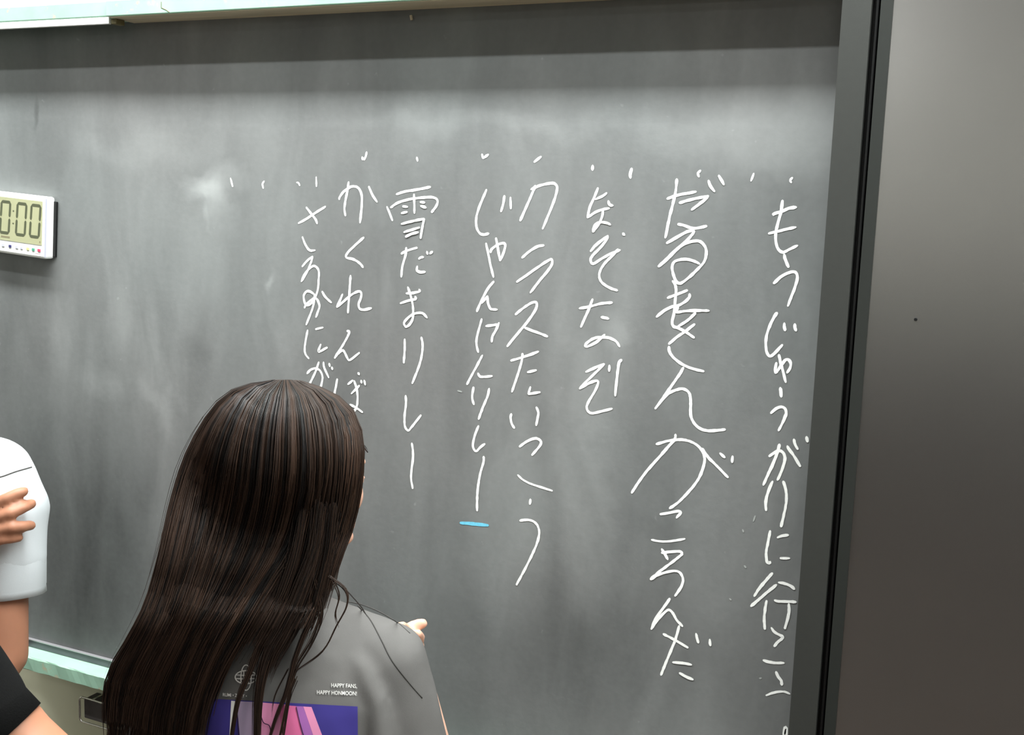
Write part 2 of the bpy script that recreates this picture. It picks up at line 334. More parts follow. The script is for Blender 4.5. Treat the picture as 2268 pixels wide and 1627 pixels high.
# ================================================================ CHALK WRITING (flat chalk on the board)
REG = {  # origin x, y, pixels per unit of the tracing grid
 'a': (1640, 360, .18433), 'b': (1640, 660, .18433), 'c': (1640, 940, .18433), 'd': (1640, 1240, .19666),
 'e': (1420, 360, .20276), 'f': (1390, 640, .21515), 'g': (1380, 940, .15980), 'h': (1400, 1170, .21505),
 'i': (1260, 360, .18433), 'j': (1260, 640, .18433), 'k': (1030, 330, .17829), 'l': (1010, 600, .18444), 'm': (1010, 860, .19675),
 'n': (1100, 1080, .14747), 'o': (820, 330, .19057), 'p': (850, 620, .17204), 'q': (850, 860, .14747), 'r': (640, 330, .18441),
 's': (640, 600, .19660), 't': (490, 370, .0970)}
CH = [  # (grid, strokes) one entry per character; a stroke is x,y,x,y,...  separated by ';'
('a','160,130,128,220'),('a','625,180,600,210,610,240'),
('a','505,455,490,580,455,710,425,840,425,930,440,1010,475,1060,520,1075,590,1040,685,995;395,630,410,612,500,585,580,550,670,535;340,850,430,830,550,800,665,775'),
('a','525,1100,540,1165,578,1255;400,1450,480,1375,560,1330,630,1310,670,1325,685,1380,670,1450,640,1540,605,1627,570,1722'),
('b','440,175,400,235,350,340,315,450,305,560,318,650,350,695,390,680,440,630,505,560;528,300,528,345,538,388;655,310,655,350,668,392'),
('b','432,775,420,850,422,900,460,850,500,790,545,738,585,745,605,790,595,840,560,895;463,680,480,760,510,870,545,1010'),
('b','480,1075,487,1130,490,1185;365,1380,430,1325,490,1305,535,1325,550,1375,535,1430,500,1510,458,1590'),
('c','345,380,410,335,470,312,515,340,535,400,520,480,480,590,445,665;470,235,445,330,400,450,340,580,275,725;565,255,580,290,640,370,720,500;643,175,655,230,688,295;795,145,805,205'),
('c','387,680,350,760,315,870,303,950,308,1030;515,680,540,760,553,860,545,970,520,1090,488,1225'),
('c','358,1275,335,1400,312,1510,310,1580,320,1645,345,1660,360,1645;445,1355,500,1335,575,1325;480,1603,590,1603'),
('d','360,145,290,225,210,320,155,405;405,275,320,345,220,430,118,518;295,455,277,560,268,660,275,775;430,250,500,262,570,290,608,325;385,450,430,462,530,465,625,468;545,490,548,560,535,650,500,768'),
('d','348,760,385,810,440,840,475,860,460,890,420,920,382,970'),
('d','258,1125,320,1145,400,1155,490,1155;402,1255,425,1310,460,1355,465,1405'),
('d','290,1522,360,1495,430,1480,500,1480,555,1505'),
('e','390,180,380,300,350,440,310,600,265,820;285,395,400,355,600,318;420,440,560,400,735,365,690,410,620,465,552,515;738,195,755,250,803,315;850,140,905,240'),
('e','650,85,622,115,632,155'),
('e','403,672,470,685,540,712,620,715,715,692;280,880,380,820,500,755,575,738,570,770,500,850,400,940,280,1060,190,1135,300,1030,400,935,500,875,600,855,660,870,705,930,712,1000,690,1080,640,1140,560,1220,470,1295,420,1318,380,1290,350,1210,340,1140,360,1085,420,1060,500,1055,580,1075,640,1105'),
('f','412,90,505,55,615,12;640,50,635,85,590,130,520,170,460,180,380,220,298,285;465,-85,492,-40,500,20,490,130,480,240,460,340,475,385,510,395,600,440,685,500;520,175,500,240,600,225,720,220,838,222;700,245,620,320,520,385'),
('f','690,360,600,430,500,500,425,565;425,590,435,650,480,710,560,770,660,815,785,845'),
('f','575,805,540,870,470,970,380,1100,285,1230,400,1090,480,1045,560,1025,620,1050,645,1100,650,1180,650,1290,680,1370,740,1430,820,1455,900,1455,1005,1443'),
('g','462,270,600,230,740,210,850,212,950,240,1040,295,1100,370,1130,450,1125,540,1080,680,1000,820,880,960,760,1080,645,1160;728,135,718,200,640,290,500,450,340,630,220,790,120,945;1100,330,1180,450,1300,570,1455,730;1345,395,1410,455;1518,435,1512,520'),
('g','515,1240,620,1225,740,1200,785,1200,795,1225,740,1290'),
('h','200,115,280,130,360,132,450,122,545,105'),
('h','305,210,340,265,368,318;305,250,400,238,490,235,520,255,490,285,380,370,280,445,190,522,270,475,370,445,450,435,500,460,525,520,515,580,480,640,442,693'),
('h','390,720,320,820,240,930,198,1035,270,930,350,850,385,838,420,870,460,940,520,1005'),
('h','485,1000,450,1130,390,1280,340,1400,298,1508;322,1085,430,1140,575,1225;660,1080,670,1130,683,1175;800,1140,806,1203;420,1375,520,1383,612,1400;490,1485,560,1525,628,1552'),
('i','285,35,285,90'),('i','755,70,738,140,742,185'),
('i','350,305,300,430,250,540,225,660,320,595,400,565,485,548;320,440,400,405,455,365;475,460,490,505,530,515;410,580,400,650,370,720,320,790,290,830,310,760,350,722,400,715,460,725,500,745'),
('i','262,1065,330,985,470,880,450,930,380,1020,300,1100,262,1160,290,1215,400,1150,500,1095,615,1050;590,1040,530,1110,440,1200,385,1280,365,1360,390,1430,450,1480,520,1515,582,1535;648,850,670,870'),
('j','285,120,240,240,195,340,145,455;128,232,250,210,380,175,520,160;390,335,440,345,478,355'),
('j','610,690,570,630,500,590,440,580,350,580,280,600,215,650,190,680,220,690,300,655,370,605,430,545'),
('j','205,995,310,945,425,898,340,985,220,1100,130,1195,250,1125,340,1100,350,1140,310,1230,250,1330,215,1410,235,1470,290,1490,400,1465,520,1435;488,915,485,985;635,848,605,880,590,970,575,1100,557,1280'),
('k','212,65,225,115,290,68'),
('k','268,505,210,640,160,770,138,890,150,990,190,1050,240,1062,295,1047;490,580,478,670,447,775;565,600,570,740'),
('k','320,1285,330,1245,400,1190,470,1168,500,1190,485,1270,440,1385;385,1105,405,1210,435,1385;262,1170,290,1300,320,1450,355,1590'),
('k','945,95,860,160'),
('k','820,500,940,450,1060,425,1115,430,1145,480,1120,600,1060,760,965,990;875,455,840,540,770,700,685,890'),
('k','708,1350,800,1270,900,1210,980,1195;643,1649,760,1570,900,1470,1040,1380,1080,1375,1080,1430,1030,1510,930,1630,811,1783'),
('l','455,125,380,215,300,370,250,485;310,385,380,300,385,380,410,445,440,460,495,462'),
('l','310,575,275,700,248,820,250,900,268,975;360,660,440,650,500,640;518,620,480,710,440,780,430,850'),
('l','318,1010,260,1120,190,1250,132,1360;265,1225,290,1265,360,1268,435,1258'),
('m','198,-15,185,60,185,120,203,180;375,0,355,90,300,220,255,345'),
('m','255,420,215,520,192,620,200,680,230,705,270,665,325,622'),
('m','313,765,310,830,280,930,255,1060,240,1200,238,1375'),
('l','715,522,800,450,900,385,960,375,970,420,940,490,850,620,740,750,615,905;820,675,900,710,1000,745,1100,785'),
('l','660,1075,780,1040,900,1000,990,965;800,990,790,1080,740,1250,672,1450;860,1215,965,1190;895,1390,870,1475,940,1465,1010,1452'),
('m','625,285,615,330,630,400,658,445;905,210,928,270,918,340,903,415'),
('m','715,655,790,600,870,565,920,565,958,600,940,650,855,750'),
('m','695,972,760,1030,850,1075,960,1110,1085,1150'),
('n','510,170,498,245;350,490,440,478,520,488,590,530,630,600,640,690,610,820,540,990,430,1210,298,1455'),
('o','542,95,552,140'),
('o','305,525,400,495,550,470,700,440;195,670,225,740,260,830;240,680,320,625,450,585,600,565,720,560,780,590,775,650,715,735;510,525,515,640,515,745;380,665,435,672;365,745,430,730;585,615,635,622;590,660,650,680;365,870,480,840,630,810,610,900,588,1035;395,965,575,910;415,1020,480,985,560,965'),
('o','362,1215,430,1180,545,1145;420,1145,412,1230,375,1360,362,1485;565,1275,590,1258,620,1255;548,1360,545,1410,590,1430,640,1425;660,1190,668,1220;695,1215,725,1190'),
('p','290,170,380,165,470,145,455,120;215,298,330,260,410,245,405,210;312,90,345,190,375,320,380,430,370,510,330,575,285,605,262,550,320,480,400,430,500,425,560,485'),
('p','270,760,270,900,258,1065;485,735,502,830,490,970,450,1120,368,1330'),
('q','330,105,335,230,315,400,318,560,365,630,410,590,560,400'),
('q','422,820,438,920,440,1050,420,1200,412,1350,435,1500'),
('r','935,35,925,80,905,130,880,95,885,130'),
('r','605,605,610,580,660,510,740,455,800,450,845,480,875,560,875,680,855,885;718,395,705,490,680,620,668,720,680,800;960,450,1010,560,1060,635'),
('r','900,1060,800,1150,710,1240,690,1300,780,1325,850,1370,892,1420'),
('r','328,335,332,450'),
('r','115,890,200,845,320,765,440,690;210,700,280,790,325,850,340,895;163,1055,200,1150,250,1215,315,1215'),
('s','68,-105,128,-170,190,-218,176,-162,138,-68,91,17,62,64;137,-77,193,-109,240,-90,261,-37,259,36,335,60,335,60'),
('s','175,415,200,370,260,320,300,305,330,340,345,400,330,450,305,520;290,260,285,340,260,440,195,605;375,230,410,290,480,355'),
('s','212,665,190,780,178,880,190,940,225,985;302,655,385,635;360,825,335,895,350,905,432,860'),
('s','205,1155,240,1115,300,1095,350,1120,378,1180,375,1240,355,1325;338,1025,310,1110,270,1200,225,1290;390,1025,400,1090,450,1200;455,1040,462,1075;485,1080,492,1108'),
('s','695,50,685,200,675,340,665,470;605,260,580,320,540,405,620,340,700,270,780,230,815,245,810,310,785,370,800,425,850,435,930,418'),
('s','655,675,680,680,670,720,610,830,515,980;540,940,590,900,620,900,660,980,690,1000,795,920'),
('s','545,1215,530,1300,512,1390,505,1470;665,1275,720,1230;735,1235,765,1330,775,1440,760,1540,720,1590;705,1380,795,1290;690,1500,770,1545,830,1590;780,1145,795,1165;815,1230,820,1260;850,1230,862,1280'),
('t','215,250,265,445'),('t','985,320,945,380,965,485'),('t','1725,350,1765,360,1795,420'),
]
# the looped character of the leftmost column, traced whole
CH = [c for c in CH if not c[1].startswith('68,-105')]
CH.append(('r','160,1410,220,1340,285,1290,270,1350,230,1450,180,1540,150,1590,205,1480,290,1405,340,1425,362,1480,358,1580,348,1690,308,1800,255,1862,207,1870,183,1815,180,1755,215,1708,260,1712,300,1740'))
PXM = 0.00080
def ribbon(bm, pts, w, depth):
    """pts: board points (x, z) as a smooth line; w: full width; flat chalk with slightly rough edges"""
    n = len(pts); L_, R_ = [], []
    for i, p in enumerate(pts):
        d = np.array(pts[min(i+1, n-1)])-np.array(pts[max(i-1, 0)]); d = d/(np.linalg.norm(d)+1e-9)
        nn = np.array([-d[1], d[0]])
        e = min(1, .72+.28*min(i, n-1-i)/1.0)
        ww = w*e*(.5+.14*noise.noise(Vector((p[0]*140, p[1]*140, 1.3))))
        j = [random.uniform(-.00018, .00018) for _ in range(2)]
        L_.append(bm.verts.new((p[0]+nn[0]*(ww+j[0]), -depth, p[1]+nn[1]*(ww+j[0]))))
        R_.append(bm.verts.new((p[0]-nn[0]*(ww+j[1]), -depth, p[1]-nn[1]*(ww+j[1]))))
    for i in range(n-1): bm.faces.new((L_[i], R_[i], R_[i+1], L_[i+1]))
    for e_, sg in ((0, -1), (n-1, 1)):      # rounded ends
        c = bm.verts.new(((L_[e_].co+R_[e_].co)/2) + Vector((1, 0, 0))*0)
        d = np.array(pts[min(e_+1, n-1)])-np.array(pts[max(e_-1, 0)]); d = d/(np.linalg.norm(d)+1e-9)*sg*w*.3
        c.co += Vector((d[0], 0, d[1])); bm.faces.new((L_[e_], R_[e_], c))
def chalk(strokes, grid, name, m='chalk', w=.0040, label=None):
    bm = bmesh.new(); ox, oy, k = REG[grid]
    dep = .00035
    for s in strokes.split(';'):
        v = [float(t) for t in s.split(',')]
        px = [(ox+v[i]*k, oy+v[i+1]*k) for i in range(0, len(v), 2)]
        # cut the line at sharp turns so corners stay sharp
        segs = [[px[0]]]
        for i in range(1, len(px)):
            segs[-1].append(px[i])
            if 0 < i < len(px)-1:
                a = np.array(px[i])-np.array(px[i-1]); b = np.array(px[i+1])-np.array(px[i])
                if a@b < -.15*np.linalg.norm(a)*np.linalg.norm(b): segs.append([px[i]])
        for sg in segs:
            if len(sg) < 2: continue
            ln = sum(np.linalg.norm(np.array(sg[i+1])-np.array(sg[i])) for i in range(len(sg)-1))
            q_ = catmull(sg, max(3, int(ln/len(sg)/3.5)))
            P3 = [PL(x, y) for x, y in q_]
            ribbon(bm, [(p.x, p.z) for p in P3], w, dep); dep += .00006
    bmesh.ops.recalc_face_normals(bm, faces=bm.faces[:])
    for f in bm.faces:
        if f.normal.y > 0: f.normal_flip()
    o = obj(name, bm, m, bb)
    if label: o['label'] = label
    return o
for g, s in CH:
    n_ = s.count(',')
    big = g in 'efgh'
    if n_ <= 9 and ';' not in s: chalk(s, g, 'chalk_dot', w=.0044 if g in 'ik' else .0034)
    else: chalk(s, g, 'chalk_character', w=.0042 if g in 'abcdefgh' else .0041)
chalk('50,1512,150,1518,220,1525,362,1538', 'm', 'chalk_line', 'blue_chalk', .0054, 'short light blue chalk line')
for g, s in (('c', '178,1095,155,1160'), ('c', '28,1260,35,1290'), ('d', '45,60,60,85'), ('d', '215,1330,235,1325'), ('h', '1005,720,1020,735'), ('l', '20,1435,70,1450'),
             ('d', '510,1900,500,1960')):
    chalk(s, g, 'chalk_speck', 'faint', .0024)
o = chalk('510,1880,500,1990', 'd', 'chalk_smudge', 'chalk', .008)

# ================================================================ DIGITAL TIMER on the board
def timer():
    yf = -.024
    tr, tl, br = PL(102, 436, yf), PL(0, 424, yf), PL(99, 574, yf)
    ex = (tr-tl).normalized(); ez = Vector((0, 0, 1)); ez = (ez-ex*ez.dot(ex)).normalized()
    H = (tr-br).length; kx = (tr-tl).length/102.3; Wd = 152*kx
    org = tr - ex*Wd                         # upper left corner of the front face
    t = empty('digital_timer', (org+ex*Wd/2-ez*H/2)-Vector((0, yf, 0)), 'white digital timer showing zeros, stuck tilted on the left side of the blackboard', 'timer')
    def L(u, v, d=0): return org + ex*u - ez*v + Vector((0, -d, 0))      # u right, v down, d out of the face
    def slab(name, u0, u1, v0, v1, d0, d1, m, par=t, bev=.0):
        bm = box_bm(u0, u1, -d1, -d0, -v1, -v0, bev)
        Mx = Matrix((( ex.x, 0, ez.x, org.x), (ex.y, 1, ez.y, org.y), (ex.z, 0, ez.z, org.z), (0, 0, 0, 1)))
        bmesh.ops.transform(bm, matrix=Mx, verts=bm.verts[:]); return obj(name, bm, m, par)
    slab('case', 0, Wd, 0, H, -.0225, 0, 'white_plastic', t, .0045)
    slab('shadow_plate', .006, Wd+5*kx, .008, H-.004, -.0238, -.0195, 'black', t, .001)  # black plate reaching past the case, stands in for its shadow at right
    sk = H/138.0
    su0, su1, sv0, sv1 = .008, Wd-7*kx, 11*sk, 108*sk
    scr = slab('display', su0, su1, sv0, sv1, -.001, .0006, 'lcd')
    # seven segment zeros
    dw, dh, th = 24*kx, 76*sk, 6.2*sk
    def zero(u, v):
        bm = bmesh.new(); g = .8*sk; sl = 3.0*sk
        def seg(a, b, wv):
            a, b = np.array(a, float), np.array(b, float); d = (b-a)/np.linalg.norm(b-a); n = np.array([-d[1], d[0]])*wv/2
            q_ = [a+n*.25, a+d*wv*.5+n, b-d*wv*.5+n, b+n*.25, b-n*.25, b-d*wv*.5-n, a+d*wv*.5-n, a-n*.25]
            vs = [bm.verts.new(L(p[0]+(v+dh/2-p[1])*.06, p[1], .0009)) for p in q_]; bm.faces.new(vs)
        x0, x1, y0, ym, y1 = u+th/2, u+dw-th/2, v+th/2, v+dh/2, v+dh-th/2
        seg((x0, y0), (x1, y0), th); seg((x0, y1), (x1, y1), th)
        for x in (x0, x1): seg((x, y0+g), (x, ym-g*2), th); seg((x, ym+g*2), (x, y1-g), th)
        bmesh.ops.recalc_face_normals(bm, faces=bm.faces[:]); bm.normal_update()
        for f in bm.faces:
            if f.normal.y > 0: f.normal_flip()
        obj('digit', bm, 'lcd_ink', scr)
    v0 = 18*sk
    uR = Wd-10*kx-dw
    for u in (uR, uR-31*kx, uR-67*kx, uR-98*kx): zero(u, v0)
    for vv in (38*sk, 66*sk):
        slab('colon_dot', uR-38*kx, uR-35.5*kx, vv, vv+3*sk, 0, .0009, 'lcd_ink', scr)
    slab('display_print', uR-64*kx, uR-44*kx, 98*sk, 102*sk, 0, .0008, 'lcd_faint', scr); slab('display_print', Wd-12*kx, Wd-10*kx, 99*sk, 103*sk, 0, .0008, 'lcd_faint', scr)
    for u, w, m in ((Wd-15.5*kx, 6, 'b_red'), (Wd-28*kx, 5.5, 'b_green'), (Wd-40*kx, 5.5, 'b_yellow'), (Wd-54*kx, 5, 'b_grey'), (Wd-65*kx, 6, 'b_grey'), (Wd-80*kx, 5.5, 'b_navy'), (Wd-96*kx, 6, 'b_grey'), (Wd-112*kx, 6, 'b_red'), (Wd-128*kx, 6, 'b_green')):
        slab('button', u, u+w*kx, 117*sk, 123*sk, -.0005, .0012, m, t, .0004)
    slab('pink_line', Wd-21*kx, Wd-10*kx, 126.5*sk, 127.4*sk, 0, .0003, 'b_pink')
    slab('edge_groove', Wd-1.2*kx, Wd-.6*sk, 4*sk, H-4*sk, -.004, .0002, 'b_grey')
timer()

# ================================================================ LARGE DISPLAY PANEL on the right
def ring_bm(x0, x1, z0, z1, w, y0, y1):
    bm = bmesh.new()
    for a in ((x0, x0+w, z0, z1), (x1-w, x1, z0, z1), (x0+w, x1-w, z0, z0+w), (x0+w, x1-w, z1-w, z1)):
        box_bm(a[0], a[1], y0, y1, a[2], a[3], bm=bm)
    return bm
YD = -.065
def xat(p0, p1):                        # x of a vertical edge seen through the two pixels
    return (PL(*p0, YD).x+PL(*p1, YD).x)/2
da = xat((1867, 0), (1745, 1627)); db = xat((1932, 0), (1807, 1600)); dc = xat((1950, 0), (1827, 1600)); dd = xat((1979, 0), (1851, 1600))
DZ0, DZ1, DX1 = .78, 2.42, da+2.05
dp = empty('wall_display', (da+1.0, -.03, DZ0), 'large dark grey flat display panel covering the right end of the blackboard', 'display')
box('back_housing', 'black', da+.004, DX1-.004, YD+.02, -.004, DZ0+.004, DZ1-.004, dp)
o = obj('outer_frame', ring_bm(da, DX1, DZ0, DZ1, db-da, YD, YD+.022), 'frame_grey', dp); tag(o, 'matt grey outer frame')
o = obj('inner_bezel', ring_bm(dc, DX1-(dc-da), DZ0+(dc-da), DZ1-(dc-da), dd-dc, YD+.002, YD+.022), 'bezel', dp); tag(o, 'dark inner bezel')
o = box('cable_channel', 'black', db+.004, db+.0085, YD+.006, YD+.022, DZ0+.06, DZ1-.06, dp, .0015); tag(o, 'black rubber seal in the gap')
o = box('screen', 'screen', dd, DX1-(dd-da), YD+.004, YD+.019, DZ0+(dd-da), DZ1-(dd-da), dp); tag(o, 'grey screen, softly reflecting')
c = PL(2028, 707, YD+.0035)
d_ = bmesh.new(); bmesh.ops.create_cone(d_, segments=16, radius1=.0023, radius2=.0018, depth=.0012, cap_ends=True, matrix=Matrix.Translation(c) @ Matrix.Rotation(math.pi/2, 4, 'X'))
tag(obj('black_dot', d_, 'black', dp), 'tiny black dot')

# ================================================================ PEOPLE
def cap(p0, r0, p1, r1): return ('c', Vector(p0), r0, Vector(p1), r1)
def ell(c, rad, ax=None): return ('e', Vector(c), rad, ax)
ICO = bmesh.new(); bmesh.ops.create_icosphere(ICO, subdivisions=3, radius=1)
ICO_V = [v.co.copy() for v in ICO.verts]; ICO_F = [[v.index for v in f.verts] for f in ICO.faces]
def blob(name, parts, voxel, m, parent, smooth=8, fn=None):
    V, F = [], []
    def ico(c, r, ax=None):
        b = len(V)
        for v in ICO_V:
            if ax is None: V.append(c+Vector((v.x*r[0], v.y*r[1], v.z*r[2])))
            else: V.append(c+ax[0]*(v.x*r[0])+ax[1]*(v.y*r[1])+ax[2]*(v.z*r[2]))
        F.extend([[i+b for i in f] for f in ICO_F])
    for p in parts:
        if p[0] == 'e': ico(p[1], p[2], p[3])
        else:
            _, a, r0, b, r1 = p
            ico(a, (r0,)*3); ico(b, (r1,)*3); d = b-a
            if d.length < 1e-5: continue
            d.normalize(); u = d.orthogonal().normalized(); w = d.cross(u); k0 = len(V); n = 24
            for (c, r) in ((a, r0), (b, r1)):
                for i in range(n): V.append(c+(u*math.cos(2*math.pi*i/n)+w*math.sin(2*math.pi*i/n))*r)
            for i in range(n): F.append([k0+i, k0+(i+1) % n, k0+n+(i+1) % n, k0+n+i])
            F.append([k0+i for i in range(n)][::-1]); F.append([k0+n+i for i in range(n)])
    me = bpy.data.meshes.new(name+'_src'); me.from_pydata([tuple(v) for v in V], [], F)
    o = bpy.data.objects.new(name+'_src', me); COL.objects.link(o)
    r = o.modifiers.new('r', 'REMESH'); r.mode = 'VOXEL'; r.voxel_size = voxel; r.use_smooth_shade = True
    s = o.modifiers.new('s', 'SMOOTH'); s.factor = .5; s.iterations = smooth
    dg = bpy.context.evaluated_depsgraph_get(); me2 = bpy.data.meshes.new_from_object(o.evaluated_get(dg)); me2.name = name
    bpy.data.objects.remove(o, do_unlink=True); bpy.data.meshes.remove(me)
    if fn:
        me2.update(); nr = [v.normal.copy() for v in me2.vertices]
        for v, n_ in zip(me2.vertices, nr): v.co += n_*fn(v.co)
        me2.update()
    for p in me2.polygons: p.use_smooth = True
    return link(name, me2, m, parent)
def wrinkles(amp, sc=(9, 9, 4), seed=0.0):
    return lambda co: amp*(noise.noise(Vector((co.x*sc[0]+seed, co.y*sc[1], co.z*sc[2]))) + .45*noise.noise(Vector((co.x*sc[0]*2.7, co.y*sc[1]*2.7+seed, co.z*sc[2]*2.2))))
UP = Vector((0, 0, 1))
def head_parts(c, F, s=1.0):
    R = F.cross(UP).normalized(); U = R.cross(F).normalized(); ax = (F, R, U)
    def q(f, r, u): return c+(F*f+R*r+U*u)*s
    E = lambda f, r, u, a, b, d: ell(q(f, r, u), (a*s, b*s, d*s), ax)
    p = [E(-.012, 0, .03, .094, .074, .086), E(.034, 0, -.012, .054, .060, .080), E(.040, 0, -.066, .044, .045, .038), E(.072, 0, -.096, .017, .019, .014),
         cap(q(.078, 0, .020), .0075*s, q(.098, 0, -.016), .0085*s), E(.101, 0, -.022, .0095, .0105, .0085), E(.088, .011, -.026, .009, .006, .006), E(.088, -.011, -.026, .009, .006, .006),
         E(.052, .032, -.03, .024, .022, .028), E(.052, -.032, -.03, .024, .022, .028), E(.076, 0, -.058, .012, .022, .018),
         E(.066, .026, .030, .014, .022, .012), E(.066, -.026, .030, .014, .022, .012)]
    for sd in (1, -1):
        p += [E(-.002, .074*sd, -.012, .017, .006, .029), E(.004, .072*sd, -.032, .009, .006, .012)]
        p += [cap(q(.0785, .021*sd, .0155), .0045*s, q(.0735, .042*sd, .0140), .004*s), cap(q(.078, .022*sd, -.0085), .0038*s, q(.073, .042*sd, -.0080), .0035*s)]
    return p, q, ax
def face_bits(par, q, ax, s, hairm):
    for sd in (1, -1):
        bm = bmesh.new(); bmesh.ops.create_uvsphere(bm, u_segments=20, v_segments=14, radius=.0108*s, matrix=Matrix.Translation(q(.0692, .031*sd, .0035))); e = obj('eye', bm, 'eye_white', par, True)
        bm = bmesh.new(); bmesh.ops.create_uvsphere(bm, u_segments=16, v_segments=10, radius=.0050*s, matrix=Matrix.Translation(q(.0757, .0312*sd, .0035))); obj('iris', bm, 'iris', e, True)
        pts = [q(.0895-.017*abs(k/4-.1), (.014+.034*k/4)*sd, .028+.004*math.sin(k/4*3.1)) for k in range(5)]
        obj('eyebrow', tube_bm(pts, [.001*s, .0022*s, .0022*s, .0018*s, .0008*s], 6), hairm, par, True)
    bm = bmesh.new()
    for u, t_ in ((-.051, .0042), (-.0585, .005)):
        tube_bm([q(.0885-.03*abs(k/3-1)**2*.35-.002, (-.019+.038*k/6), u+(.002 if u > -.055 else -.001)*(1-abs(k/3-1))) for k in range(7)], [.0008*s]+[t_*s*(.6+.4*(1-abs(k/3-1))) for k in range(1, 6)]+[.0008*s], 8, bm)
    obj('lips', bm, 'lip', par, True)
def hand_parts(wr, d, nrm, side, s, curl=(.5, .5, .5, .5), spread=.06, thumb=None):
    """wr wrist, d direction towards the fingers, nrm palm normal (fingers curl towards it), side vector from little finger to index"""
    d = d.normalized(); nrm = (nrm-d*nrm.dot(d)).normalized(); sd = side.normalized(); sd = (sd-d*sd.dot(d)-nrm*sd.dot(nrm)).normalized()
    out = []; ln = [.040, .044, .041, .032]; off = [.024, .008, -.008, -.023]
    for i in range(4):
        k = wr+(d*(.078-.004*abs(i-1))+sd*off[i])*s
        out.append(cap(wr+sd*off[i]*.7*s+d*.012*s, .012*s, k, .0095*s))
        dd_ = (d+sd*spread*(1.5-i)*.8).normalized(); p = k; r = .0088*s if i < 3 else .0075*s
        a = 0
        for j, f_ in enumerate((1, .62, .5)):
            a += curl[i]*(.7 if j == 0 else 1.0)
            v = dd_*math.cos(a)+nrm*math.sin(a); p2 = p+v*ln[i]*f_*s; r2 = r*.9
            out.append(cap(p, r, p2, r2)); p, r = p2, r2
    t0 = wr+(d*.022+sd*.022)*s
    if thumb is None: thumb = [(.035, .026, .004), (.062, .040, .012), (.084, .044, .020)]
    pr = t0; rr = .0125*s
    for (a, b, c_) in thumb:
        p2 = wr+(d*a+sd*b+nrm*c_)*s; out.append(cap(pr, rr, p2, rr*.88)); pr, rr = p2, rr*.88
    return out
def lower_body(par, hip, F, bodyparts, trouser, s, tm='denim', stance=.085):
    """legs from the hips straight down to the floor: skin inside, trousers and shoes outside"""
    R = F.cross(UP).normalized(); tp = []
    for sd in (1, -1):
        h = hip+R*stance*sd*s; kn = Vector((h.x, h.y, hip.z*.53))+F*.015; an = Vector((h.x, h.y, .075))
        bodyparts += [cap(h, .062*s, kn, .045*s), cap(kn, .045*s, an, .032*s), cap(an, .032*s, an+F*.06-UP*.03, .028*s)]
        tp += [cap(h+UP*.02, .086*s, kn, .064*s), cap(kn, .064*s, an+UP*.03, .058*s)]
        bm = bmesh.new(); bmesh.ops.create_uvsphere(bm, u_segments=24, v_segments=14, radius=1)
        for v in bm.verts:
            z = max(v.co.z, -.55); v.co = Vector((an.x, an.y, 0))+F*(v.co.x*.125*s+.045)+R*v.co.y*.048*s+UP*((z+.55)*.062+.0005)
        obj('shoe', bm, 'shoe', par, True)
    tp += [ell(hip+UP*.03, (.155*s, .105*s, .10*s), (R, F, UP))]
    blob('trousers', tp, .008, tm, par, 6)

